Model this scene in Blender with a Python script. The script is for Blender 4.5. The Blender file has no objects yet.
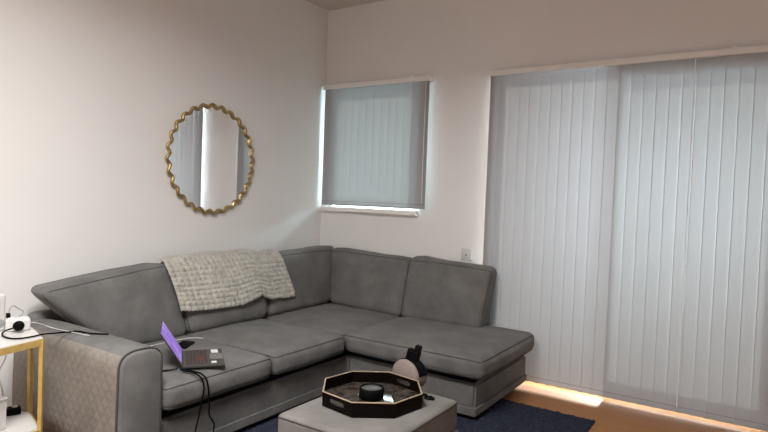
import bpy, bmesh, math, random
from mathutils import Vector, Matrix
from mathutils.bvhtree import BVHTree
random.seed(7)
S = bpy.context.scene
COL = S.collection
PI = math.pi

# ------------------------------------------------------------------ materials
def mat(name, col=(.5,.5,.5), rough=.5, metal=0., spec=.5, sheen=0., emit=None, es=0.):
    m = bpy.data.materials.new(name); m.use_nodes = True
    b = m.node_tree.nodes['Principled BSDF']
    b.inputs['Base Color'].default_value = (*col, 1)
    b.inputs['Roughness'].default_value = rough
    b.inputs['Metallic'].default_value = metal
    b.inputs['Specular IOR Level'].default_value = spec
    b.inputs['Sheen Weight'].default_value = sheen
    b.inputs['Sheen Roughness'].default_value = .4
    if emit:
        b.inputs['Emission Color'].default_value = (*emit, 1)
        b.inputs['Emission Strength'].default_value = es
    return m
class NT:
    def __init__(s, m): s.t = m.node_tree; s.b = s.t.nodes['Principled BSDF']
    def n(s, typ, **kw):
        o = s.t.nodes.new(typ)
        for k, v in kw.items():
            if k in o.inputs: o.inputs[k].default_value = v
            else: setattr(o, k, v)
        return o
    def l(s, a, b): s.t.links.new(a, b)
    def coord(s): return s.n('ShaderNodeTexCoord').outputs['Object']
    def noise(s, v, scale, detail=3., rough=.55):
        o = s.n('ShaderNodeTexNoise'); o.inputs['Scale'].default_value = scale
        o.inputs['Detail'].default_value = detail; o.inputs['Roughness'].default_value = rough
        s.l(v, o.inputs['Vector']); return o.outputs['Fac']
    def ramp(s, f, p0, c0, p1, c1):
        r = s.n('ShaderNodeValToRGB'); e = r.color_ramp.elements
        e[0].position = p0; e[0].color = (*c0, 1); e[1].position = p1; e[1].color = (*c1, 1)
        s.l(f, r.inputs['Fac']); return r.outputs['Color']
    def math(s, op, a, b=None):
        o = s.n('ShaderNodeMath', operation=op)
        for i, x in enumerate((a, b)):
            if x is None: continue
            if isinstance(x, (int, float)): o.inputs[i].default_value = x
            else: s.l(x, o.inputs[i])
        return o.outputs[0]
    def mixc(s, f, a, b, mode='MIX'):
        o = s.n('ShaderNodeMix', data_type='RGBA', blend_type=mode)
        for i, x in ((0, f), (6, a), (7, b)):
            if isinstance(x, (int, float)): o.inputs[i].default_value = x
            elif isinstance(x, tuple): o.inputs[i].default_value = (*x, 1)
            else: s.l(x, o.inputs[i])
        return o.outputs[2]
    def bump(s, h, strength=.3, dist=.01):
        o = s.n('ShaderNodeBump'); o.inputs['Strength'].default_value = strength
        o.inputs['Distance'].default_value = dist
        s.l(h, o.inputs['Height']); s.l(o.outputs[0], s.b.inputs['Normal'])

def fabric(name, c0, c1, quilt=None):
    m = mat(name, c0, .92, sheen=.12, spec=.15); t = NT(m); v = t.coord()
    n1 = t.noise(v, 7, 4, .6); c = t.ramp(n1, .36, c0, .68, c1)
    n2 = t.noise(v, 420, 2)
    c = t.mixc(.35, c, t.ramp(n2, .3, (.55,)*3, .7, (1,)*3), 'MULTIPLY')
    h = t.math('ADD', t.math('MULTIPLY', n2, .25), t.math('MULTIPLY', t.noise(v, 16, 2), 1.2))
    if quilt:
        sp = t.n('ShaderNodeSeparateXYZ'); t.l(v, sp.inputs[0])
        def tri(sg):
            a = t.math('ADD', sp.outputs['X'], t.math('MULTIPLY', sp.outputs['Z'], sg*.75))
            a = t.math('FRACT', t.math('DIVIDE', a, quilt))
            return t.math('ABSOLUTE', t.math('SUBTRACT', a, .5))
        q = t.math('MINIMUM', tri(1), tri(-1))
        q = t.math('MINIMUM', t.math('MULTIPLY', q, 3.5), 1.)
        c = t.mixc(1., c, t.ramp(q, 0, (.93,)*3, .8, (1.02,)*3), 'MULTIPLY')
        h = t.math('ADD', h, t.math('MULTIPLY', q, .5))
    t.l(c, t.b.inputs['Base Color']); t.bump(h, .5, .006)
    return m

def wallmat(name, c):
    m = mat(name, c, .85, spec=.2); t = NT(m); v = t.coord()
    n = t.noise(v, 1.6, 3)
    t.l(t.ramp(n, .3, tuple(x*.97 for x in c), .7, c), t.b.inputs['Base Color'])
    t.bump(t.noise(v, 160, 2), .08, .002); return m

M = {}
M['wall'] = wallmat('wall_paint', (.80, .797, .79))
M['ceil'] = wallmat('ceiling_paint', (.66, .61, .58))
M['grey'] = fabric('grey_velvet', (.128, .126, .123), (.178, .176, .172))
M['grey_l'] = fabric('grey_velvet_pale', (.15, .143, .133), (.205, .197, .184))
M['quilt'] = fabric('quilted_velvet', (.20, .18, .158), (.255, .232, .206), quilt=.05)
M['pipe'] = mat('piping_cord', (.075, .073, .072), .9, spec=.1)
M['dark'] = mat('black_plastic', (.0035, .0035, .004), .45, spec=.05)
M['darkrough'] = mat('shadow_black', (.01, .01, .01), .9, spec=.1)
M['white'] = mat('white_gloss', (.58, .57, .55), .35)
M['whitep'] = mat('white_plastic', (.60, .595, .58), .45)
M['greyp'] = mat('grey_plastic', (.30, .31, .32), .5)
M['upvc'] = mat('white_frame', (.86, .86, .85), .35)
M['red'] = mat('red_plastic', (.42, .05, .06), .5)
M['lacquer'] = mat('black_lacquer', (.004, .0027, .0025), .25, spec=.06)
M['goldrim'] = mat('gold_rim', (.47, .36, .25), .5, metal=.4)
M['wax'] = mat('grey_lid', (.07, .068, .066), .45)
M['beige'] = mat('pink_beige', (.20, .162, .145), .6, spec=.2)
M['key'] = mat('key_caps', (.045, .03, .03), .55)
M['pad'] = mat('touchpad', (.16, .15, .15), .4)
M['laptop'] = mat('laptop_shell', (.05, .046, .044), .45)
M['sticker'] = mat('sticker', (.7, .7, .68), .5)
M['redkey'] = mat('red_keys', (.11, .028, .025), .55)
M['chain'] = mat('bead_chain', (.34, .33, .32), .5)
M['icon'] = mat('screen_icon', (.2,.1,.4), .4, emit=(.16, .08, .42), es=.55)
# laptop screen : violet gradient, glowing
m = mat('screen', (.05,.03,.1), .25, emit=(.36,.2,.75), es=.8); t = NT(m); v = t.coord()
t.l(t.ramp(t.noise(v, 14, 3), .35, (.24,.13,.58), .7, (.46,.30,.82)), t.b.inputs['Emission Color']); M['screen'] = m
# tray floor : dark brownish marbled glass
m = mat('tray_floor', (.09,.07,.055), .04, spec=.05); t = NT(m); v = t.coord()
t.l(t.ramp(t.noise(v, 22, 5, .7), .4, (.02,.015,.012), .75, (.09,.076,.064)), t.b.inputs['Base Color']); M['trayfloor'] = m
# gold of mirror
m = mat('antique_gold', (.44,.30,.11), .34, metal=.9); t = NT(m); v = t.coord()
t.l(t.ramp(t.noise(v, 26, 3), .35, (.36,.25,.11), .7, (.66,.50,.25)), t.b.inputs['Base Color']); M['gold'] = m
m = mat('gold_wood', (.52,.33,.10), .42, metal=.25); t = NT(m); v = t.coord()
t.l(t.ramp(t.noise(v, 30, 3), .3, (.46,.31,.085), .7, (.60,.43,.16)), t.b.inputs['Base Color']); M['goldwood'] = m
M['mirror'] = mat('mirror_glass', (.86,.87,.87), .015, metal=1.)
# throw
m = mat('throw_knit', (.50,.475,.42), .95, sheen=.4, spec=.1); t = NT(m); v = t.coord()
n = t.noise(v, 26, 3); n2 = t.noise(v, 130, 2)
c = t.ramp(n, .3, (.36,.35,.305), .7, (.54,.53,.47))
t.l(t.mixc(.5, c, t.ramp(n2, .3, (.55,)*3, .65, (1,)*3), 'MULTIPLY'), t.b.inputs['Base Color'])
t.bump(n2, .6, .006); M['throw'] = m
# rug
m = mat('rug_pile', (.02,.025,.055), 1., sheen=.05, spec=.05); t = NT(m); v = t.coord()
c = t.ramp(t.noise(v, 60, 4, .7), .32, (.010,.014,.032), .70, (.055,.066,.12))
t.l(c, t.b.inputs['Base Color']); t.bump(t.noise(v, 230, 3, .7), 1., .02); M['rug'] = m
# wood floor planks running along x
m = mat('wood_floor', (.4,.2,.07), .42, spec=.25); t = NT(m); v = t.coord()
br = t.n('ShaderNodeTexBrick'); br.offset = .37
for k, x in (('Scale',1.),('Mortar Size',.0015),('Brick Width',1.2),('Row Height',.12),('Bias',0.)): br.inputs[k].default_value = x
br.inputs['Color1'].default_value = (.36,.155,.042,1); br.inputs['Color2'].default_value = (.30,.125,.034,1); br.inputs['Mortar'].default_value = (.16,.07,.025,1)
t.l(v, br.inputs['Vector'])
mp = t.n('ShaderNodeMapping'); mp.inputs['Scale'].default_value = (3, 40, 1); t.l(v, mp.inputs['Vector'])
g = t.noise(mp.outputs[0], 2.2, 5, .65)
t.l(t.mixc(.6, br.outputs['Color'], t.ramp(g, .3, (.7,.66,.6), .7, (1.1,1.08,1.05)), 'MULTIPLY'), t.b.inputs['Base Color']); M['wood'] = m
# blind fabric : diffuse + translucent
def blindmat(name, dcol, tcol, tw):
    m = bpy.data.materials.new(name); m.use_nodes = True; nt = m.node_tree; nt.nodes.clear()
    o = nt.nodes.new('ShaderNodeOutputMaterial'); d = nt.nodes.new('ShaderNodeBsdfDiffuse'); tr = nt.nodes.new('ShaderNodeBsdfTranslucent')
    ad = nt.nodes.new('ShaderNodeMixShader'); tc = nt.nodes.new('ShaderNodeTexCoord'); mpg = nt.nodes.new('ShaderNodeMapping')
    mpg.inputs['Scale'].default_value = (260, 260, 14); no = nt.nodes.new('ShaderNodeTexNoise'); no.inputs['Scale'].default_value = 1.
    rp = nt.nodes.new('ShaderNodeValToRGB'); rp.color_ramp.elements[0].color = (*[x*.93 for x in dcol], 1); rp.color_ramp.elements[1].color = (*dcol, 1)
    nt.links.new(tc.outputs['Object'], mpg.inputs['Vector']); nt.links.new(mpg.outputs[0], no.inputs['Vector']); nt.links.new(no.outputs['Fac'], rp.inputs['Fac'])
    nt.links.new(rp.outputs['Color'], d.inputs['Color']); tr.inputs['Color'].default_value = (*tcol, 1)
    ad.inputs[0].default_value = tw
    nt.links.new(d.outputs[0], ad.inputs[1]); nt.links.new(tr.outputs[0], ad.inputs[2]); nt.links.new(ad.outputs[0], o.inputs['Surface'])
    return m
M['seam'] = mat('blind_seam', (.2,.2,.21), .9, spec=.1)
M['blind'] = blindmat('blind_fabric', (.37, .365, .375), (.68, .725, .765), .0115)
m = bpy.data.materials.new('window_glass'); m.use_nodes = True; nt = m.node_tree; nt.nodes.clear()
o = nt.nodes.new('ShaderNodeOutputMaterial'); a = nt.nodes.new('ShaderNodeBsdfTransparent'); gl = nt.nodes.new('ShaderNodeBsdfGlossy')
gl.inputs['Roughness'].default_value = .02; fr = nt.nodes.new('ShaderNodeMixShader'); fr.inputs[0].default_value = .07; a.inputs['Color'].default_value = (.95,.97,.96,1)
nt.links.new(a.outputs[0], fr.inputs[1]); nt.links.new(gl.outputs[0], fr.inputs[2]); nt.links.new(fr.outputs[0], o.inputs['Surface']); M['glass'] = m
m = mat('patio_ground', (.2,.24,.12), .9); t = NT(m); v = t.coord()
t.l(t.ramp(t.noise(v, 3, 4), .3, (.14,.2,.06), .7, (.30,.36,.14)), t.b.inputs['Base Color']); M['lawn'] = m

# ------------------------------------------------------------------ mesh helpers
def obj(name, bm, m, parent=None, smooth=False, loc=None):
    me = bpy.data.meshes.new(name); bmesh.ops.recalc_face_normals(bm, faces=bm.faces[:]); bm.to_mesh(me); bm.free()
    for x in (m if isinstance(m, (list, tuple)) else [m]): me.materials.append(x)
    if smooth:
        for p in me.polygons: p.use_smooth = True
    o = bpy.data.objects.new(name, me); COL.objects.link(o)
    if parent: o.parent = parent
    if loc: o.location = loc
    return o
def tag(o, label, cat, group=None, kind=None):
    if label: o['label'] = label
    if cat: o['category'] = cat
    if group: o['group'] = group
    if kind: o['kind'] = kind
    return o
def thing(name, label, cat, loc=(0,0,0), rotz=0., group=None):
    o = bpy.data.objects.new(name, None); COL.objects.link(o); o.location = loc; o.rotation_euler = (0,0,rotz)
    o.empty_display_size = .1
    return tag(o, label, cat, group)
def struct(name, bm, m, parent=None):
    o = obj(name, bm, m, parent)
    if not parent: o['kind'] = 'structure'
    return o
def NB(): return bmesh.new()
def add_box(bm, x0, x1, y0, y1, z0, z1, bev=0., seg=2, mi=0, mtx=None):
    g = bmesh.ops.create_cube(bm, size=1.); vs = g['verts']
    for v in vs: v.co = Vector((x0+(v.co.x+.5)*(x1-x0), y0+(v.co.y+.5)*(y1-y0), z0+(v.co.z+.5)*(z1-z0)))
    fs = set(f for v in vs for f in v.link_faces)
    if bev:
        es = list(set(e for v in vs for e in v.link_edges))
        r = bmesh.ops.bevel(bm, geom=es, offset=bev, segments=seg, affect='EDGES', profile=.5)
        vs = list(set(v for f in r['faces'] for v in f.verts) | set(v for v in vs if v.is_valid)); fs = set(f for v in vs for f in v.link_faces)
    for f in fs: f.material_index = mi
    if mtx is not None:
        for v in vs: v.co = mtx @ v.co
    return vs
def box(x0,x1,y0,y1,z0,z1,bev=0.,seg=2,mtx=None):
    bm = NB(); add_box(bm,x0,x1,y0,y1,z0,z1,bev,seg,mtx=mtx); return bm
def add_tube(bm, pts, r, n=8, closed=False, caps=True):
    pts = [Vector(p) for p in pts]; N = len(pts); rings = []; up = None
    for i, p in enumerate(pts):
        a = pts[(i-1) % N] if (closed or i) else p; b = pts[(i+1) % N] if (closed or i < N-1) else p
        d = (b-a).normalized()
        if up is None: up = d.orthogonal().normalized()
        up = (up - d*up.dot(d)); up = up.normalized() if up.length > 1e-6 else d.orthogonal().normalized()
        s = d.cross(up); rr = r[i] if isinstance(r, (list,tuple)) else r
        rings.append([bm.verts.new(p + (up*math.cos(2*PI*k/n) + s*math.sin(2*PI*k/n))*rr) for k in range(n)])
    for i in range(N if closed else N-1):
        A, B = rings[i], rings[(i+1) % N]
        off = 0
        if closed and i == N-1:
            off = min(range(n), key=lambda k: (A[0].co-B[k].co).length)
        for k in range(n): bm.faces.new((A[k], A[(k+1)%n], B[(k+1+off)%n], B[(k+off)%n]))
    if caps and not closed: bm.faces.new(rings[0]); bm.faces.new(rings[-1])
    return bm
def tube(pts, r, n=8, closed=False): return add_tube(NB(), pts, r, n, closed)
def smooth_path(pts, k=8):
    P = [Vector(p) for p in pts]; P = [P[0]*2-P[1]] + P + [P[-1]*2-P[-2]]; out = []
    for i in range(1, len(P)-2):
        for j in range(k):
            t = j/k; a,b,c,d = P[i-1],P[i],P[i+1],P[i+2]
            out.append(.5*((2*b)+(c-a)*t+(2*a-5*b+4*c-d)*t*t+(3*b-a-3*c+d)*t**3))
    out.append(P[-2]); return out
def add_lathe(bm, prof, n=32, mtx=Matrix(), mi=0):
    rings = []
    for r, z in prof:
        if r < 1e-6: rings.append([bm.verts.new(mtx @ Vector((0,0,z)))])
        else: rings.append([bm.verts.new(mtx @ Vector((r*math.cos(2*PI*k/n), r*math.sin(2*PI*k/n), z))) for k in range(n)])
    for A, B in zip(rings, rings[1:]):
        for k in range(n):
            k2 = (k+1) % n
            if len(A) == 1 and len(B) == 1: continue
            if len(A) == 1: f = bm.faces.new((A[0], B[k], B[k2]))
            elif len(B) == 1: f = bm.faces.new((A[k], A[k2], B[0]))
            else: f = bm.faces.new((A[k], A[k2], B[k2], B[k]))
            f.material_index = mi
    return bm
def lathe(prof, n=32, mtx=Matrix()): return add_lathe(NB(), prof, n, mtx)

# soft cushion : rounded, crowned box warped onto 8 corners
def hexmap(c):
    c = [Vector(p) for p in c]     # order: (u,v,w) w bottom 0..3: 00,10,11,01 ; top 4..7
    def f(u, v, w):
        b = c[0]*(1-u)*(1-v)+c[1]*u*(1-v)+c[2]*u*v+c[3]*(1-u)*v
        t = c[4]*(1-u)*(1-v)+c[5]*u*(1-v)+c[6]*u*v+c[7]*(1-u)*v
        return b*(1-w)+t*w
    return f
def cushion(c, size, r, bulge=(0,0,0), n=22, warp=None, wob=.004, seed=0):
    """c: 8 corners, size: nominal dims for rounding, r: radius, bulge: outward puff (in m) on u,v,w faces"""
    F = hexmap(c); bm = NB(); N = n; d = {}
    def vert(i, j, k):
        key = (i, j, k)
        if key in d: return d[key]
        def dist(t):   # denser samples close to the edges
            return .5 - .5*math.cos(PI*t)*(abs(math.cos(PI*t))**-.25 if abs(math.cos(PI*t))>1e-6 else 1)
        L = [dist(t/N)*s for t, s in zip((i,j,k), size)]
        q = [min(max(a, r), s-r) for a, s in zip(L, size)]
        off = Vector([a-b for a, b in zip(L, q)])
        if off.length > 1e-9:
            m = max(abs(x) for x in off); off = off.normalized()*m
        P = [b+o for b, o in zip(q, off)]
        t = [a/s for a, s in zip(P, size)]
        s0 = [(2*x-1) for x in t]; e = [max(0., 1-x*x)**.7 for x in s0]
        w = []
        for a in range(3):
            o1, o2 = (a+1)%3, (a+2)%3
            w.append(t[a] + s0[a]*e[o1]*e[o2]*bulge[a]/size[a])
        p = F(*w)
        if warp: p = warp(p, t)
        from mathutils import noise as nz
        p = p + nz.noise_vector(p*5.5+Vector((seed*3.1,seed,0)))*wob
        d[key] = bm.verts.new(p); return d[key]
    for a in range(3):
        for side in (0, N):
            for x in range(N):
                for y in range(N):
                    q = []
                    for dx, dy in ((0,0),(1,0),(1,1),(0,1)):
                        ijk = [0,0,0]; ijk[a] = side; ijk[(a+1)%3] = x+dx; ijk[(a+2)%3] = y+dy; q.append(vert(*ijk))
                    try: bm.faces.new(q)
                    except ValueError: pass
    def edge(fn, m=40):   # piping path in nominal (u,v,w)
        return [fn(i/m) for i in range(m+1)]
    return bm, F
def snap_path(bm_obj, pts, off=.002):
    """pull path points onto the surface of an already built mesh object"""
    me = bm_obj.data; bv = BVHTree.FromPolygons([v.co for v in me.vertices], [tuple(p.vertices) for p in me.polygons])
    out = []
    for p in pts:
        q, nn, _, _ = bv.find_nearest(p); out.append(q + nn*off)
    return out
def line(a, b, n=24):
    a, b = Vector(a), Vector(b); return [a.lerp(b, i/n) for i in range(n+1)]

# ------------------------------------------------------------------ room
H = 2.737; X1 = 4.9; Y0 = -6.2; T = .26
struct('floor', box(-T, X1+T, Y0-T, T, -.12, 0), M['wood'])
struct('ceiling', box(-T, X1+T, Y0-T, T, H, H+.12), M['ceil'])
struct('wall_left', box(-T, 0, Y0-T, T, 0, H), M['wall'])
struct('wall_right', box(X1, X1+T, Y0-T, T, 0, H), M['wall'])
struct('wall_front', box(0, X1, Y0-T, Y0, 0, H), M['wall'])
WX0, WX1, WZ0, WZ1 = .12, .92, 1.115, 2.05
DX0, DX1, DZ1 = 1.56, 4.00, 2.06
bm = NB()
add_box(bm, 0, WX0, 0, T, 0, H); add_box(bm, WX0, WX1, 0, T, 0, WZ0); add_box(bm, WX0, WX1, 0, T, WZ1, H)
add_box(bm, WX1, DX0, 0, T, 0, H); add_box(bm, DX0, DX1, 0, T, DZ1, H); add_box(bm, DX1, X1, 0, T, 0, H)
struct('wall_back', bm, M['wall'])
# window
w1 = bpy.data.objects.new('window_1', None); COL.objects.link(w1); w1['kind'] = 'structure'; w1.location = (0,.14,0)
def frame(bm, x0, x1, z0, z1, t, y0, y1):
    add_box(bm, x0, x0+t, y0, y1, z0, z1, .004); add_box(bm, x1-t, x1, y0, y1, z0, z1, .004)
    add_box(bm, x0+t, x1-t, y0, y1, z0, z0+t, .004); add_box(bm, x0+t, x1-t, y0, y1, z1-t, z1, .004)
bm = NB(); frame(bm, WX0, WX1, WZ0, WZ1, .05, -.03, .03); obj('window_frame', bm, M['upvc'], w1)
obj('window_pane', box(WX0+.04, WX1-.04, -.004, .004, WZ0+.04, WZ1-.04), M['glass'], w1)
struct('trim_1', box(.02, .94, -.045, .0, 1.075, 1.112, .006), M['upvc'])        # sill board under the window
# patio door : two unseen leaves, bottom rails shaped to stop the sun
d1 = bpy.data.objects.new('door_1', None); COL.objects.link(d1); d1['kind'] = 'structure'; d1.location = (0,.14,0)
bm = NB(); add_box(bm, DX0, DX0+.05, -.04, .04, 0, DZ1, .004); add_box(bm, DX1-.05, DX1, -.04, .04, 0, DZ1, .004); add_box(bm, DX0+.05, DX1-.05, -.04, .04, DZ1-.05, DZ1, .004)
add_box(bm, DX0+.05, DX1-.05, -.04, .04, 0, .024, .003); obj('door_frame', bm, M['upvc'], d1)
for a, b, zb in ((2.33, 3.18, .115), (3.18, 3.95, .115)):
    bm = NB(); add_box(bm, a, a+.03, -.02, .02, .024, DZ1-.05, .003); add_box(bm, b-.045, b, -.02, .02, .024, DZ1-.05, .003)
    add_box(bm, a+.03, b-.045, -.02, .02, .024, .035+zb, .003); add_box(bm, a+.03, b-.045, -.02, .02, DZ1-.13, DZ1-.05, .003)
    lf = obj('door_leaf', bm, M['upvc'], d1)
    obj('door_pane', box(a+.04, b-.04, -.004, .004, .03+zb, DZ1-.12), M['glass'], lf)
struct('ground_outside', box(-6, 12, T, 16, -.16, -.05), M['lawn'])

# ------------------------------------------------------------------ vertical blinds
def make_blind(name, label, x0, x1, yb, zb, zt, step, railx, tilt, cordx, group=None):
    root = thing(name, label, 'blind', ((x0+x1)/2, 0, zt))
    ox, oz = (x0+x1)/2, zt
    bm = NB(); add_box(bm, railx[0]-ox, railx[1]-ox, yb-.022, -.002, -.0, .036, .004)
    obj('headrail', bm, M['upvc'], root)
    n = max(1, round((x1-x0-.089)/step)); st = (x1-x0-.089)/n; W = .0732
    first = None; loops = []
    for i in range(n+1):
        cx = x0+.0445+i*st-ox; tl = tilt
        if first is None:
            bm = NB(); K = 8; rows = []
            for z in (zb+.0-oz, zb+.032-oz, zb+.0355-oz, -.03, .006):
                rows.append([bm.verts.new(((k/K-.5)*W, .0008*(1-(2*k/K-1)**2), z)) for k in range(K+1)])
            for A, B in zip(rows, rows[1:]):
                for k in range(K): bm.faces.new((A[k], A[k+1], B[k+1], B[k])).material_index = int(A is rows[1])   # sewn bottom pocket holding the weight
            first = obj('vane', bm, [M['blind'], M['seam']], root, True); v = first
        else:
            v = first.copy(); COL.objects.link(v); v.parent = root
        v.location = (cx, yb, 0); v.rotation_euler = (0, 0, tl+random.uniform(-.012,.012))
        loops.append((cx, yb))
    # weights' bead chain : small swags between the vane bottoms
    pts = []
    for a, b in zip(loops, loops[1:]):
        for j in range(6):
            t = j/6; pts.append((a[0]+(b[0]-a[0])*t, yb-.012, zb-oz+.012-.009*math.sin(PI*t)))
    obj('bead_chain', tube(pts, .0018, 5), M['chain'], root)
    c = obj('control_cord', tube([(cordx-ox, yb-.028, .0), (cordx-ox, yb-.030, -.6*(zt-zb)), (cordx-ox, yb-.026, zb-oz+.04)], .0022, 6), M['upvc'], root)
    c['label'] = 'thin white pull cord'
    bm = NB()
    for bx in railx[2:]: add_box(bm, bx-ox-.012, bx-ox+.012, yb-.027, yb+.0, .012, .046, .003)
    if len(railx) > 2: obj('bracket', bm, M['upvc'], root)
    return root
make_blind('vertical_blind', 'large floor-length grey vertical blind covering the patio door', 1.49, 3.95, -.052, .022, 2.062, .0695, (1.49, 3.97, 2.93), .035, 2.745)
make_blind('vertical_blind', 'small grey vertical blind over the window beside the room corner', .028, 1.022, -.042, 1.126, 2.072, .0695, (.028, 1.022, .86), .035, 1.0)

# ------------------------------------------------------------------ socket
t_ = thing('wall_socket', 'square white wall socket above the corner sofa next to the patio blind', 'socket', (1.352, 0, .818))
obj('face_plate', box(-.043, .043, -.010, 0, -.043, .043, .006, 3), M['whitep'], t_, True)
obj('aerial_port', lathe([(0,.003),(.009,.003),(.009,-.004),(.0055,-.004),(.005,.001),(0,.001)], 16, Matrix.Translation((0,-.0095,-.004)) @ Matrix.Rotation(PI/2,4,'X')), M['greyp'], t_)
for sx in (-1,1): obj('screw', lathe([(0,-.001),(.003,-.001),(.003,.002),(0,.002)], 10, Matrix.Translation((sx*.03,-.0105,0)) @ Matrix.Rotation(PI/2,4,'X')), M['greyp'], t_)

# ------------------------------------------------------------------ mirror
mc = Vector((0, -1.172, 1.411)); R = .352
t_ = thing('wall_mirror', 'round wall mirror with a wavy gold frame on the left wall', 'mirror', mc)
bm = NB(); NW = 28; pts = []
for k in range(NW*10):
    a = 2*PI*k/(NW*10); w = math.sin(NW*a); r = R+.0105*w
    pts.append((.02+.003*math.cos(NW*a), r*math.cos(a), r*math.sin(a)))
add_tube(bm, pts, .0112, 8, closed=True)
obj('frame', bm, M['gold'], t_, True)
bm = NB(); add_lathe(bm, [(0,.016),(R-.004,.016),(R-.004,.006),(0,.006)], 96, Matrix.Rotation(PI/2,4,'Y')); obj('mirror_glass', bm, M['mirror'], t_)
obj('backing', lathe([(0,.006),(R-.012,.006),(R-.012,.0),(0,.0)], 64, Matrix.Rotation(PI/2,4,'Y')), M['darkrough'], t_)

# ------------------------------------------------------------------ sofa
sofa = thing('corner_sofa', 'large grey velvet corner sofa with chaise along both walls', 'sofa')
BX, BY, CX1 = 1.0, -.909, 1.855
# base frame: left run and chaise run
def prism(poly, z0, z1, bev=.012):
    bm = NB(); a = [bm.verts.new((x,y,z0)) for x,y in poly]; b = [bm.verts.new((x,y,z1)) for x,y in poly]
    bm.faces.new(a); bm.faces.new(b); n = len(poly)
    for i in range(n): bm.faces.new((a[i], a[(i+1)%n], b[(i+1)%n], b[i]))
    bmesh.ops.recalc_face_normals(bm, faces=bm.faces[:])
    if bev: bmesh.ops.bevel(bm, geom=bm.edges[:], offset=bev, segments=3, affect='EDGES')
    return bm
Lp = lambda e: [(.06,-2.30),(BX+e,-2.30),(BX+e,BY-e),(CX1+e,BY-e),(CX1+e,-.10),(.06,-.10)]
obj('base', prism(Lp(0), .055, .212, .014), M['grey'], sofa)
pl_ = obj('plinth_band', prism(Lp(.008), .032, .088, .008), M['grey'], sofa)
for fx, fy in ((.95,-2.2),(.95,-1.05),(1.78,-.84),(1.78,-.2),(.15,-2.2),(.15,-.2)):
    obj('foot', lathe([(0,.0125 if fx>.9 and fy<-.5 else .001),(.026,.0125 if fx>.9 and fy<-.5 else .001),(.03,.034),(0,.034)], 16, Matrix.Translation((fx,fy,0))), M['dark'], sofa)
# black sheet under the cushions, painting the shade in the seat gap
obj('gap_shade', prism([(.08,-2.28),(BX-.02,-2.28),(BX-.02,BY+.02),(CX1-.02,BY+.02),(CX1-.02,-.12),(.08,-.12)], .205, .256, 0), M['darkrough'], sofa)
# back frame
bm = NB(); add_box(bm, .09, .21, -2.385, -.06, .245, .575, .045, 5); add_box(bm, .172, 1.60, -.17, -.10, .245, .60, .03, 4)
obj('back_frame', bm, M['grey'], sofa, True)
# arm : rounded-top profile extruded along x
AY0, AY1, AZ = -2.468, -2.262, .554
def arm_prof(ins=0.):
    P = []; c = (AY0+AY1)/2; hw = (AY1-AY0)/2-ins; zc = AZ-.085
    P.append((AY0+ins+.002, .04)); P.append((AY0+ins-.004, .2))
    for k in range(17):
        a = PI - PI*k/16; ca, sa = math.cos(a), math.sin(a)
        P.append((c + hw*math.copysign(abs(ca)**.72, ca), zc + (.085-ins)*abs(sa)**.72))
    P.append((AY1-ins, .2)); P.append((AY1-ins, .04)); return P
def arm_bm():
    bm = NB(); xs = [.16,.19,.32,.5,.7,.85,.98,1.012,1.025]; ins = [.03,.006,0,0,0,0,0,.004,.016]; rg = []
    for x, i_ in zip(xs, ins): rg.append([bm.verts.new((x, y, z)) for y, z in arm_prof(i_)])
    n = len(rg[0])
    for A, B in zip(rg, rg[1:]):
        for k in range(n):
            f = bm.faces.new((A[k], A[(k+1)%n], B[(k+1)%n], B[k]))
            if k in (0, 1) : f.material_index = 1
            if 2 <= k <= 5: f.material_index = 1
    bm.faces.new(rg[0]); bm.faces.new(rg[-1]); return bm
arm = obj('armrest', arm_bm(), [M['grey'], M['quilt']], sofa, True)
arm['label'] = 'quilted-sided armrest with rounded top'
bm = NB(); P = arm_prof(.009)
A = [bm.verts.new((1.012, y, z)) for y, z in P]; B = [bm.verts.new((1.032, y, z)) for y, z in P]; P2 = arm_prof(.022); C_ = [bm.verts.new((1.038, y, z)) for y, z in P2]
for U, V in ((A,B),(B,C_)):
    for k in range(len(P)): bm.faces.new((U[k], U[(k+1)%len(P)], V[(k+1)%len(P)], V[k]))
bm.faces.new(C_); bm.faces.new(A)
fp = obj('arm_front_panel', bm, M['grey'], sofa, True)
obj('piping', tube([(1.026, y, z) for y, z in arm_prof(.004)], .0042, 6), M['pipe'], fp, True)
# seat cushions
def armz(y):
    d = min(1, abs(y-(AY0+AY1)/2)/((AY1-AY0)/2)); c_ = d**(1/.72); return AZ-.085+.085*max(0,1-c_*c_)**.36
def seat(x0, x1, y0, y1, zb, zt, crown, front, seed, name='seat_cushion', mat_=None, right=False, ov=None):
    c = [(x0,y0,zb),(x1,y0,zb),(x1,y1,zb),(x0,y1,zb),(x0,y0,zt),(x1,y0,zt),(x1,y1,zt),(x0,y1,zt)]
    size = (x1-x0, y1-y0, zt-zb)
    bm, F = cushion(c, size, .042, (.016,.002,crown), 24, seed=seed)
    o = obj(name, bm, mat_ or M['grey'], sofa, True)
    def pipe(u0,v0,u1,v1,w): return snap_path(o, line(F(u0,v0,w), F(u1,v1,w), 30), .0012)
    i = .01
    for w in (.93, .07):
        path = []
        if front == 'x': path = pipe(i,0,1-i,0,w)[15:] + pipe(1,i,1,1-i,w)[1:] + pipe(1-i,1,i,1,w)[1:8]
        else: path = pipe(0,.3,0,i,w)+pipe(i,0,1-i,0,w)[1:] + (pipe(1,i,1,1-i,w)[1:] if right else pipe(1,i,1,.3,w)[1:])
        obj('piping', tube(path, .0027, 6), M['pipe'], o, True)
    return o
seat(.28, 1.045, -2.258, -1.612, .252, .370, .015, 'x', 1)
seat(.28, 1.052, -1.610, -1.0, .252, .370, .02, 'x', 2)
seat(.28, 1.012, -.985, -.20, .252, .368, .020, 'y', 3)
seat(.995, 1.915, -.975, -.115, .252, .368, .022, 'y', 4, right=True)
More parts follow.
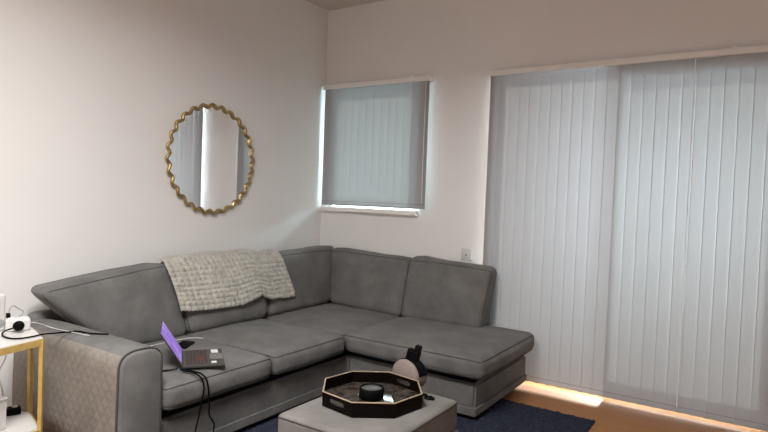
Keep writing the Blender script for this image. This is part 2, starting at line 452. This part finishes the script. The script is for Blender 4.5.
# back cushions (corners: u along wall, v depth back->front, w up)
def backc(c, size, r, bulge, seed, name='back_cushion', warp=None, pipe_paths=(), mat_=None, wob=.006):
    bm, F = cushion(c, size, r, bulge, 22, seed=seed, warp=warp, wob=wob)
    o = obj(name, bm, mat_ or M['grey'], sofa, True)
    for pp in pipe_paths:
        pts = []
        for (a, b) in zip(pp, pp[1:]): pts += line(F(*a), F(*b), 20)[(1 if pts else 0):]
        obj('piping', tube(snap_path(o, pts, .001), .0024, 6), M['pipe'], o, True)
    return o
topfront = [(.02,.93,.05),(.02,.93,.95),(.98,.93,.95),(.98,.93,.05)]
topback = [(.02,.1,.9),(.98,.1,.9)]
# along the left wall: y runs from the arm (u=0) to the corner (u=1)
backc([(.14,-2.10,.40),(.14,-1.625,.37),(.40,-1.625,.355),(.40,-2.07,.355), (.10,-2.38,.70),(.10,-1.70,.775),(.27,-1.66,.785),(.32,-2.44,.70)],
      (.62,.24,.42), .055, (.01,.045,.01), 11, pipe_paths=[topfront])
backc([(.14,-1.615,.37),(.14,-.985,.37),(.40,-.985,.37),(.40,-1.615,.365), (.10,-1.66,.765),(.10,-.92,.775),(.28,-.90,.785),(.28,-1.66,.775)],
      (.66,.24,.42), .055, (.005,.05,.012), 12, pipe_paths=[topfront])
def rise(p, t):   # the corner cushion climbs towards the corner
    p.z += .022*(t[0]**2)*t[2]
    if t[1] > .5: p.x += .0045*max(0, 1-t[0]/.55)*math.sin((t[0]*1.3+t[2]*.45)*34)
    return p
backc([(.14,-.975,.37),(.14,-.33,.38),(.385,-.30,.375),(.39,-.98,.37), (.10,-.89,.765),(.10,-.10,.775),(.285,-.125,.785),(.28,-.87,.775)],
      (.66,.22,.42), .05, (.005,.03,.008), 13, warp=rise, pipe_paths=[topfront])
# along the window wall: x from the corner (u=0); v back->front is -y
def dip(p, t):
    p.z += .018*(max(0,1-abs(t[0]-.15)/.3))*t[2] - .008*t[2]*t[0]; return p
backc([(.36,-.12,.37),(1.02,-.12,.37),(1.018,-.335,.352),(.355,-.325,.375), (.30,-.10,.775),(1.04,-.10,.775),(1.042,-.265,.785),(.262,-.215,.785)],
      (.66,.20,.42), .05, (.005,.035,.008), 14, warp=dip, pipe_paths=[topfront])
def dip2(p, t):
    p.z += .02*(max(0,1-abs(t[0]-.12)/.3))*t[2]; return p
backc([(1.012,-.12,.37),(1.60,-.12,.37),(1.615,-.335,.358),(1.004,-.335,.355), (1.03,-.10,.775),(1.63,-.10,.765),(1.665,-.265,.765),(1.036,-.275,.785)],
      (.62,.20,.42), .045, (.006,.035,.008), 15, warp=dip2, pipe_paths=[topfront, [(.98,.1,.06),(.98,.1,.95),(.02,.1,.95)]])

# ------------------------------------------------------------------ throw blanket, laid on the cushions
bpy.context.view_layer.update()
V_, F_ = [], []
for o in sofa.children:
    if o.name.startswith('back_cushion'):
        k = len(V_); V_ += [v.co.copy() for v in o.data.vertices]; F_ += [tuple(i+k for i in p.vertices) for p in o.data.polygons]
bv = BVHTree.FromPolygons(V_, F_)
edge_bot = [(-1.70,.515),(-1.655,.508),(-1.50,.500),(-1.257,.497),(-1.17,.515),(-1.078,.532),(-1.03,.512),(-.967,.492),(-.85,.487),(-.745,.487)]
def interp(tab, y):
    for (a, za), (b, zb_) in zip(tab, tab[1:]):
        if a <= y <= b: return za+(zb_-za)*(y-a)/(b-a)
    return tab[0][1] if y < tab[0][0] else tab[-1][1]
NU, NV = 150, 90; grid = []
for i in range(NU+1):
    u = i/NU; col = []
    yb_ = -1.682+u*.94; yt_ = -1.725+u*.935
    zb_ = interp(edge_bot, yb_)
    for j in range(NV+1):
        v = j/NV
        if v < .68:                       # hanging front
            s = v/.68; y = yb_+(yt_-yb_)*s; z = zb_+(.765-zb_)*s
            h = bv.ray_cast(Vector((1.5, y, z)), Vector((-1,0,0)))[0]
            x = (h.x if h else .27); p = Vector((x, y, z))
        else:
            s = (v-.68)/.32; y = yt_+.055*s; x = .285-.17*s
            h = bv.ray_cast(Vector((x, y, 2)), Vector((0,0,-1)))[0]
            p = Vector((x, y, h.z if h else .775))
        col.append(p)
    grid.append(col)
def wmax(i, j): return max(grid[k][j].x for k in range(max(0,i-9), min(NU,i+9)+1))
jm = int(.68*NV); gx = [[wmax(i, j) for j in range(jm)] for i in range(NU+1)]
for i in range(NU+1):
    for j in range(jm): grid[i][j].x = gx[i][j]
for it in range(14):
    g2 = [[p.copy() for p in c] for c in grid]
    for i in range(1, NU):
        for j in range(1, NV):
            q = (grid[i-1][j]+grid[i+1][j]+grid[i][j-1]+grid[i][j+1])/4; g2[i][j] = grid[i][j].lerp(q, .7)
    for i in (0, NU):
        for j in range(1, NV): g2[i][j] = grid[i][j].lerp((grid[i][j-1]+grid[i][j+1])/2, .6)
    for i in range(1, NU): g2[i][0].x = (grid[i-1][0].x+grid[i+1][0].x)/2; 
    grid = g2
from mathutils import noise as nz
bm = NB(); vv = []
for i in range(NU+1):
    r_ = []
    for j in range(NV+1):
        a = grid[min(i+1,NU)][j]-grid[max(i-1,0)][j]; b = grid[i][min(j+1,NV)]-grid[i][max(j-1,0)]
        n_ = a.cross(b)
        n_ = n_.normalized() if n_.length > 0 else Vector((1,0,0))
        if n_.x+n_.z < 0: n_ = -n_
        knot = (abs(math.sin(i*PI*.1667))*abs(math.sin(j*PI*.16)))**.7*.009
        fold = .010*nz.noise(Vector((i*.045, j*.018, 3.)))+.006
        if j == 0: fold += .004*random.random()
        r_.append(bm.verts.new(grid[i][j] + n_*(.013+knot+max(fold, -.004)) + Vector((0,0,-.006*(i%4==0)*(j==0)))))
    vv.append(r_)
for i in range(NU):
    for j in range(NV): bm.faces.new((vv[i][j], vv[i+1][j], vv[i+1][j+1], vv[i][j+1]))
th = obj('throw_blanket', bm, M['throw'], None, True)
sd = th.modifiers.new('thick', 'SOLIDIFY'); sd.thickness = .006; sd.offset = 0
tag(th, 'beige waffle-knit throw blanket draped over the sofa back cushions', 'blanket')

# ------------------------------------------------------------------ rug
bm = NB(); x0,x1,y0,y1 = .70, 2.385, -2.75, -.45; nx, ny = 190, 250; rows = []
for j in range(ny+1):
    r_ = []
    for i in range(nx+1):
        ed = min(i, nx-i, j, ny-j)
        h = (.003 if ed == 0 else .008 + random.uniform(-.004,.004)); jx = random.uniform(-.004,.004); jy = random.uniform(-.004,.004)
        r_.append(bm.verts.new((x0+(x1-x0)*i/nx+jx, y0+(y1-y0)*j/ny+jy, h)))
    rows.append(r_)
for j in range(ny):
    for i in range(nx): bm.faces.new((rows[j][i], rows[j][i+1], rows[j+1][i+1], rows[j+1][i]))
bnd = [e for e in bm.edges if e.is_boundary]
r = bmesh.ops.extrude_edge_only(bm, edges=bnd)
for g in r['geom']:
    if isinstance(g, bmesh.types.BMVert): g.co.z = .0005
tag(obj('rug', bm, M['rug'], None, True), 'dark navy shaggy rug on the wooden floor under the footstool', 'rug')

# ------------------------------------------------------------------ ottoman
OX0, OX1, OY0, OY1 = 1.606, 2.082, -2.186, -1.600
ott = thing('ottoman', 'grey velvet box footstool in front of the sofa carrying the tray', 'footstool', ((OX0+OX1)/2, (OY0+OY1)/2, .0125))
hx, hy = (OX1-OX0)/2, (OY1-OY0)/2
c = [(-hx,-hy,.238),(hx,-hy,.238),(hx,hy,.238),(-hx,hy,.238),(-hx,-hy,.360),(hx,-hy,.360),(hx,hy,.360),(-hx,hy,.360)]
bm, F = cushion(c, (2*hx,2*hy,.128), .022, (.003,.003,.005), 22, wob=.0015)
oc = obj('top_cushion', bm, M['grey_l'], ott, True)
for w in (.9,):
    pts = []
    for a, b in (((0,0),(1,0)),((1,0),(1,1)),((1,1),(0,1)),((0,1),(0,0))):
        pts += line(F(a[0],a[1],w), F(b[0],b[1],w), 24)[:-1]
    obj('piping', add_tube(NB(), snap_path(oc, pts, .001), .0032, 6, closed=True), M['pipe'], oc, True)
obj('box_base', box(-hx-.006, hx+.006, -hy-.006, hy+.006, .03, .236, .014, 3), M['grey_l'], ott)
for sx in (-1,1):
    for sy in (-1,1): obj('foot', lathe([(0,.0),(.02,.0),(.024,.032),(0,.032)], 12, Matrix.Translation((sx*(hx-.05), sy*(hy-.05), 0))), M['dark'], ott)
OT = .3785     # top of the footstool under the tray

# ------------------------------------------------------------------ tray
TR, TH = .212, .054
tr = thing('octagonal_tray', 'black octagonal tray with thin gold rim and cut-out handles on the footstool', 'tray', (1.811, -1.850, OT))
ang = [math.radians(193-45*k) for k in range(8)]
V8 = [Vector((TR*math.cos(a), TR*math.sin(a), 0)) for a in ang]
bm = NB(); a_ = [bm.verts.new((v.x*.985, v.y*.985, .0)) for v in V8]; b_ = [bm.verts.new((v.x*.985, v.y*.985, .008)) for v in V8]
bm.faces.new(a_); bm.faces.new(b_)
for k in range(8): bm.faces.new((a_[k], a_[(k+1)%8], b_[(k+1)%8], b_[k]))
obj('tray_floor', bm, M['trayfloor'], tr)
bm = NB(); th_ = .0045
for k in range(8):
    A, B = V8[k], V8[(k+1)%8]; L = (B-A).length; e = (B-A).normalized(); mid = (A+B)/2; nin = -mid.normalized()
    L2 = ((B*(1-th_/(TR*.924)))-(A*(1-th_/(TR*.924)))).length
    def P(s, z, inn): return mid + e*s + nin*(th_ if inn else 0) + Vector((0,0,z))
    hole = k in (2, 6)
    if not hole:
        q = [bm.verts.new(P(-L/2,0,0)),bm.verts.new(P(L/2,0,0)),bm.verts.new(P(L/2,TH,0)),bm.verts.new(P(-L/2,TH,0)),
             bm.verts.new(P(-L2/2,0,1)),bm.verts.new(P(L2/2,0,1)),bm.verts.new(P(L2/2,TH,1)),bm.verts.new(P(-L2/2,TH,1))]
        for f in ((0,1,2,3),(4,5,6,7),(3,2,6,7),(0,1,5,4)): bm.faces.new([q[i] for i in f])
    else:
        n = 40; rings = []
        for inn, LL in ((0,L),(1,L2)):
            o_, i_ = [], []
            for j in range(n):
                t = 2*PI*j/n; cx, cz = math.cos(t), math.sin(t)
                hw, hh, zc = .040, .0095, TH*.56
                sx_ = math.copysign(min(abs(cx)*2.2,1)*(hw-hh), cx); i_.append(bm.verts.new(P(sx_+hh*cx, zc+hh*cz, inn)))
                sc = 1/max(abs(cx)/(LL/2), (cz/(TH-zc) if cz > 0 else -cz/zc), 1e-9)
                o_.append(bm.verts.new(P(cx*sc, zc+cz*sc, inn)))
            for j in range(n): bm.faces.new((o_[j], o_[(j+1)%n], i_[(j+1)%n], i_[j]))
            rings.append((o_, i_))
        for j in range(n):
            bm.faces.new((rings[0][1][j], rings[0][1][(j+1)%n], rings[1][1][(j+1)%n], rings[1][1][j]))
            bm.faces.new((rings[0][0][j], rings[0][0][(j+1)%n], rings[1][0][(j+1)%n], rings[1][0][j]))
obj('tray_wall', bm, M['lacquer'], tr)
bm = NB()
for k in range(8):
    A, B = V8[k]*1.002, V8[(k+1)%8]*1.002; s = 1-(th_+.001)/(TR*.924)
    lo = [bm.verts.new(Vector((p.x,p.y,z))) for z in (TH, TH+.003) for p in (A, B, B*s, A*s)]
    for f in ((0,1,2,3),(4,5,6,7),(0,1,5,4),(3,2,6,7)): bm.faces.new([lo[i] for i in f])
obj('rim', bm, M['goldrim'], tr)
# candle tin
t_ = thing('candle_tin', 'round black lidded candle tin standing inside the tray', 'candle', (1.812, -1.855, OT+.0085))
obj('tin', lathe([(0,0),(.047,0),(.050,.003),(.050,.043),(.048,.045),(.044,.045),(.044,.036),(0,.036)], 40), M['dark'], t_, True)
obj('lid_disc', lathe([(0,.040),(.040,.040),(.0435,.038),(.0435,.0365)], 40), M['wax'], t_, True)
# round device behind the tray
t_ = thing('round_device', 'round beige device with black rim and black upright handle behind the tray', 'gadget', (1.836, -1.628, OT-.010))
Rd = .062; cz = Rd+.001
Md = Matrix.Translation((0,0,cz)) @ Matrix.Diagonal((1.26,1.25,1.1,1)) @ Matrix.Rotation(math.radians(-14),4,'Z') @ Matrix.Rotation(PI/2,4,'X')
obj('drum', lathe([(0,.012),(Rd*.86,.012),(Rd*.95,.008),(Rd,0),(Rd,-.036),(Rd*.95,-.046),(0,-.048)], 48, Md), M['beige'], t_, True)
bm = NB(); n = 26; rr = []
for k in range(n+1):
    a = math.radians(8+112*k/n); q = []
    for r_, z_ in ((Rd+.003,-.002),(Rd+.003,-.040),(Rd*.9,-.050),(Rd*.9,.0)): q.append(bm.verts.new(Md @ Vector((r_*math.cos(a), r_*math.sin(a), z_))))
    rr.append(q)
for A, B in zip(rr, rr[1:]):
    for k in range(4): bm.faces.new((A[k], A[(k+1)%4], B[(k+1)%4], B[k]))
bm.faces.new(rr[0]); bm.faces.new(rr[-1]); obj('rim_band', bm, M['dark'], t_)
bm = NB(); Mh = Matrix.Translation((.0,.026,cz)) @ Matrix.Rotation(math.radians(14),4,'Y')
add_box(bm, -.030, .028, -.016, .016, .045, .112, .006, 2, mtx=Mh); add_box(bm, .0, .026, -.013, .013, .10, .140, .005, 2, mtx=Mh)
obj('handle', bm, M['dark'], t_)
# hair tie
t_ = thing('hair_tie', 'small dark coiled hair tie lying beside the tray', 'hair tie', (1.972, -1.675, OT-.004))
def ring(cx, cy, r, ph): return [(cx+r*math.cos(2*PI*k/30), cy+r*.8*math.sin(2*PI*k/30), .004+.0016*math.sin(10*PI*k/30+ph)) for k in range(30)]
bm = NB(); add_tube(bm, ring(.014,-.008,.019,0), .0045, 7, closed=True); obj('coil', bm, M['dark'], t_, True)
bm = NB(); add_tube(bm, [(-.022+.012*math.cos(a), .014+.008*math.sin(a), .004) for a in [2*PI*k/20 for k in range(20)]], .0038, 7, closed=True); obj('loop', bm, M['dark'], t_, True)

# ------------------------------------------------------------------ laptop
def axes_mtx(o, ex, ey):
    ex = Vector(ex).normalized(); ez = ex.cross(Vector(ey)).normalized(); ey = ez.cross(ex)
    m = Matrix((ex, ey, ez)).transposed().to_4x4(); m.translation = Vector(o); return m
lap = thing('laptop', 'open black laptop with violet screen on the sofa seat near the armrest', 'laptop')
LZ = .388
m_ = axes_mtx((.936, -2.094, LZ), (.61, .79, 0), (-.79, .61, 0))    # origin near hinge corner, x: hinge->front, y: near->far
lap.matrix_world = m_
LW, LD = .268, .188
obj('deck', box(0, LD, 0, LW, 0, .015, .004), M['laptop'], lap)
kb = NB()
kr = NB()
for i in range(6):
    for j in range(14):
        b_ = kr if (i in (3,4) and 2 < j < 8) else kb
        add_box(b_, .016+i*.0165, .016+i*.0165+.0135, .014+j*.0172, .014+j*.0172+.0145, .015, .0168)
obj('keyboard', kb, M['key'], lap); ko = obj('keyboard', kr, M['redkey'], lap); ko['label'] = 'reddish keys in the middle of the keyboard'
obj('touchpad', box(.126, .186, .085, .185, .0148, .0156), M['pad'], lap)
obj('sticker', box(.135, .168, .195, .255, .0148, .0155), M['sticker'], lap)
obj('sticker', box(.128, .152, .022, .05, .0148, .0155), M['sticker'], lap)
lid = bpy.data.objects.new('lid', None)
oa = math.radians(57)
Ml = Matrix.Translation((-.002,0,.012)) @ Matrix.Rotation(-(PI-oa), 4, 'Y')
bm = NB(); add_box(bm, 0, .184, 0, LW, -.006, 0, .002); 
for v in bm.verts: v.co = Ml @ v.co
# the lid's inner side must face the keyboard
li = obj('lid', bm, M['laptop'], lap)
sg = -1
bm = NB(); add_box(bm, .012, .178, .008, LW-.008, -.0072, -.0058)
for v in bm.verts: v.co = Ml @ v.co
scn = obj('screen', bm, M['screen'], li); scn['label'] = 'glowing violet screen'
for i in range(4):
    for j in range(5):
        if (i*5+j) % 3 != 1:
            bm = NB(); add_box(bm, .035+i*.034, .049+i*.034, .035+j*.043, .051+j*.043, -.0077, -.0070, mtx=Ml); obj('screen_icon', bm, M['icon'], scn)
# phone lying behind the laptop
ph = thing('phone', 'flat black phone lying on the seat behind the laptop', 'phone', (.606, -1.825, .385), math.radians(121))
obj('body', box(-.062, .062, -.034, .034, 0, .011, .005, 3), M['dark'], ph)
obj('phone_screen', box(-.058, .058, -.030, .030, .011, .0115), M['lacquer'], ph)

# ------------------------------------------------------------------ side table beside the arm
V1, V2, V0 = Vector((.692,-2.579)), Vector((.480,-2.520)), Vector((.739,-2.784))
ctr = V0+V2-V1
hexv = [ctr + (V1-ctr), ctr+(V2-ctr), ctr-(V0-ctr), ctr-(V1-ctr), ctr-(V2-ctr), ctr+(V0-ctr)]
tb = thing('side_table', 'gold-framed side table with white top and white lower shelf beside the sofa arm', 'table', (ctr.x, ctr.y, 0))
hv = [p-ctr for p in hexv]
def slab(s, z0, z1, bev=.002): return prism([(p.x*s, p.y*s) for p in hv], z0, z1, bev)
obj('table_top', slab(.985, .568, .580), M['white'], tb)
obj('lower_shelf', slab(.95, .195, .213), M['white'], tb)
def hexrail(z0, z1):
    bm = NB()
    for k in range(6):
        a, b = hv[k], hv[(k+1)%6]; e = (b-a).normalized(); nn = Vector((-e.y, e.x)); nn = nn if nn.dot(-(a+b)) > 0 else -nn
        w = .012; q = []
        for z in (z0, z1):
            for p in (a, b, b+nn*w-e*w*.5, a+nn*w+e*w*.5): q.append(bm.verts.new((p.x, p.y, z)))
        for f in ((0,1,2,3),(4,5,6,7),(0,1,5,4),(1,2,6,5),(2,3,7,6),(3,0,4,7)): bm.faces.new([q[i] for i in f])
    return bm
obj('top_rail', hexrail(.548, .575), M['goldwood'], tb)
obj('shelf_rail', hexrail(.186, .205), M['goldwood'], tb)
for p in hv:
    a = math.atan2(p.y, p.x); mm = Matrix.Translation((p.x*.965, p.y*.965, 0)) @ Matrix.Rotation(a, 4, 'Z')
    obj('leg', box(-.008, .008, -.009, .009, 0.0, .568, .002, mtx=mm), M['goldwood'], tb)
# white plug adapter
TT = .5805
ad = thing('plug_adapter', 'white multi-way plug adapter block on the side table top', 'adapter', (.487, -2.585, TT), math.radians(-20))
obj('block', box(-.034, .034, -.045, .045, 0, .05, .008, 3), M['whitep'], ad)
bm = NB()
for q in (-.022, .022): add_lathe(bm, [(0,0),(.013,0),(.013,.002),(0,.002)], 16, Matrix.Translation((q*.6, q, .05)))
obj('socket_face', bm, M['sticker'], ad)
# black plug with its cable looping over the sofa arm
pg = thing('power_plug', 'round black plug with black cable running to the sofa arm', 'plug', (.548, -2.607, TT+.03))
Mp = Matrix.Rotation(math.radians(50),4,'Z') @ Matrix.Rotation(PI/2,4,'X')
obj('plug_body', lathe([(0,-.004),(.018,-.004),(.0205,0),(.0205,.012),(.015,.018),(0,.020)], 28, Mp), M['dark'], pg, True)
o_ = Vector((.548,-2.607,TT+.03))
pts = smooth_path([Vector(q)-o_ for q in ((.555,-2.622,.608),(.535,-2.655,.594),(.568,-2.678,.5855),(.634,-2.680,.5855),(.664,-2.656,.5855),(.668,-2.615,.5855),(.662,-2.572,.586),(.625,-2.51,.574),(.592,-2.45,.562),(.585,-2.415,armz(-2.415)+.007),(.60,-2.388,armz(-2.39)+.005),(.68,-2.375,armz(-2.375)+.005),(.74,-2.33,armz(-2.33)+.005))])
obj('cable', tube(pts, .0034, 7), M['dark'], pg, True)
# white cable over arm
pts = smooth_path([(.455,-2.525,.597),(.435,-2.47,.580),(.45,-2.42,armz(-2.42)+.006),(.54,-2.412,armz(-2.412)+.004),(.64,-2.405,armz(-2.405)+.004),(.70,-2.395,armz(-2.395)+.003)])
tag(obj('white_cable', tube(pts, .0022, 6), M['whitep'], None, True), 'thin white cable crossing the top of the sofa arm', 'cable')
# little red connector with grey wire loop
rc = thing('charger_lead', 'small red and black lead with grey wire loop on the plug adapter', 'cable', (.462, -2.612, TT+.051))
obj('red_wire', tube(smooth_path([(0,0,.006),(-.006,-.018,.006),(-.012,-.036,.008),(-.012,-.040,.022)]), .0028, 6), M['red'], rc, True)
obj('connector', box(-.008,.008,-.006,.008,0,.02,.003), M['dark'], rc)
obj('wire_loop', tube(smooth_path([(0,.004,.018),(-.004,.010,.040),(-.006,.026,.046),(-.006,.046,.030),(-.004,.062,.018),(0,.054,.004),(.008,.040,.002)]), .0022, 6), M['greyp'], rc, True)
# white router
rt = thing('router', 'white upright router at the photo edge on the side table', 'router', (.455, -2.70, TT), math.radians(12))
obj('case', box(-.03, .03, -.075, .075, 0, .155, .012, 4), M['whitep'], rt)
obj('round_button', lathe([(0,0),(.016,0),(.016,.003),(0,.004)], 24, Matrix.Translation((.03,.05,.035)) @ Matrix.Rotation(PI/2,4,'Y')), M['greyp'], rt)
bm = NB()
for k in range(3): add_box(bm, .0295, .031, -.04+k*.02, -.03+k*.02, .10, .104)
obj('indicator_light', bm, M['greyp'], rt)
# on lower shelf
SZ = .2135
b_ = thing('storage_box', 'tall white storage box standing on the lower shelf of the side table', 'box', (.56, -2.745, SZ), math.radians(14))
obj('carton', box(-.06, .06, -.055, .06, 0, .115, .004), M['whitep'], b_)
obj('lid', box(-.063, .063, -.058, .063, .115, .128, .003), M['whitep'], b_)
ps = thing('power_strip', 'dark power strip with white outlets on the lower shelf', 'power strip', (.452, -2.615, SZ), math.radians(70))
obj('strip_body', box(-.06, .06, -.022, .022, 0, .03, .006), M['dark'], ps)
for k in range(3): obj('outlet', lathe([(0,0),(.011,0),(.011,.003),(0,.003)], 16, Matrix.Translation((-.038+k*.038, 0, .03))), M['whitep'], ps)
tag(obj('paper_leaflet', box(-.05,.05,-.035,.035,0,.004,.001, mtx=Matrix.Translation((.400,-2.645,SZ+.052)) @ Matrix.Rotation(math.radians(65),4,'Y')), M['whitep']), 'white folded leaflet leaning behind the power strip on the lower shelf', 'paper')
pts = smooth_path([(.42,-2.60,.247),(.40,-2.60,.30),(.385,-2.61,.38),(.40,-2.59,.45),(.39,-2.60,.52),(.385,-2.60,.545)])
tag(obj('white_cable', tube(pts, .003, 6), M['whitep'], None, True), 'white cable hanging behind the lower shelf under the table top', 'cable')

# ------------------------------------------------------------------ laptop lead: falls over the seat front in two strands
def strand(pts, label):
    tag(obj('laptop_cable', tube(smooth_path(pts), .0038, 7), M['dark'], None, True), label, 'cable', 'black leads hanging from the laptop')
strand([(.945,-2.112,.392),(.968,-2.105,.390),(1.00,-2.098,.3875),(1.04,-2.094,.384),(1.066,-2.088,.365),(1.074,-2.082,.33),(1.074,-2.092,.27),(1.07,-2.105,.20),(1.066,-2.118,.13),(1.066,-2.13,.04),(1.10,-2.14,.022)], 'left strand of the black lead falling from the laptop over the seat front')
strand([(.95,-2.104,.392),(.975,-2.09,.390),(1.01,-2.082,.3875),(1.046,-2.076,.384),(1.071,-2.068,.362),(1.077,-2.06,.32),(1.074,-2.05,.25),(1.066,-2.04,.19),(1.07,-2.015,.14),(1.066,-2.02,.06),(1.10,-2.00,.022)], 'right strand of the black lead falling from the laptop over the seat front')
tag(obj('white_cable', tube(smooth_path([(.50,-1.975,.388),(.492,-1.92,.388),(.492,-1.85,.389),(.50,-1.76,.390),(.528,-1.69,.3895),(.569,-1.672,.3895)]), .0024, 6), M['whitep'], None, True), 'thin white cable lying on the seat behind the laptop and phone', 'cable')
tag(obj('laptop_cable', tube(smooth_path([(.80,-2.255,.51),(.81,-2.245,.45),(.83,-2.232,.390),(.86,-2.19,.383),(.90,-2.14,.386),(.928,-2.112,.392)]), .0036, 7), M['dark'], None, True), 'black charging lead running from the sofa arm to the laptop hinge', 'cable')

# ------------------------------------------------------------------ light
W = bpy.data.worlds.new('sky'); S.world = W; W.use_nodes = True
bg = W.node_tree.nodes['Background']
sk = W.node_tree.nodes.new('ShaderNodeTexSky'); sk.sky_type = 'NISHITA'; sk.sun_disc = False; sk.sun_elevation = math.radians(38); sk.sun_rotation = math.radians(170)
W.node_tree.links.new(sk.outputs[0], bg.inputs['Color']); bg.inputs['Strength'].default_value = .22
def area(name, loc, target, sx, sy, power, col, spread=PI):
    l = bpy.data.lights.new(name, 'AREA'); l.shape = 'RECTANGLE'; l.size = sx; l.size_y = sy; l.energy = power; l.color = col; l.spread = spread
    o = bpy.data.objects.new(name, l); COL.objects.link(o); o.location = loc
    o.rotation_euler = (Vector(target)-Vector(loc)).to_track_quat('-Z', 'Y').to_euler(); return o
sun = bpy.data.lights.new('sun', 'SUN'); sun.energy = 32.; sun.angle = math.radians(5); sun.color = (1,.93,.82)
so = bpy.data.objects.new('sun', sun); COL.objects.link(so); so.rotation_euler = Vector((.0,-math.cos(math.radians(9)),-math.sin(math.radians(9)))).to_track_quat('-Z','Y').to_euler()
area('ceiling_light', (2.0,-3.3,2.66), (1.7,-3.1,0), .9, .9, 92, (1,.99,.97), math.radians(148))
area('kitchen_light', (2.0,-5.6,1.25), (.5,-1.8,.3), 1.4, .9, 24, (1,.965,.92))
area('blind_fill', (2.75,1.5,1.25), (2.65,0,1.3), 1.0, .6, 410, (.86,.94,1.), math.radians(95))  # added unseen lamp outdoors, makes the middle of the big blind glow
area('blind_fill', (.45,.9,1.42), (.45,0,1.5), 1.3, .8, 330, (.70,.95,1.))  # second added lamp, backlights the small blind

# ------------------------------------------------------------------ camera
cam = bpy.data.cameras.new('camera'); co = bpy.data.objects.new('camera', cam); COL.objects.link(co); S.camera = co
cam.sensor_width = 36; cam.sensor_fit = 'HORIZONTAL'; cam.lens = 577.792*36/768; cam.clip_start = .02
r_ = Vector((.83689678,.54596914,.03900616)); u_ = Vector((-.04924294,.00412615,.99877831)); f_ = Vector((-.54514119,.83779513,-.03033828))
mw = Matrix((r_, u_, -f_)).transposed().to_4x4(); mw.translation = (3.09466017,-3.78467335,1.19554289); co.matrix_world = mw
S.view_settings.view_transform = 'Standard'; S.view_settings.look = 'None'; S.view_settings.exposure = 0.; S.view_settings.gamma = 1.
S.cycles.max_bounces = 8; S.cycles.diffuse_bounces = 5
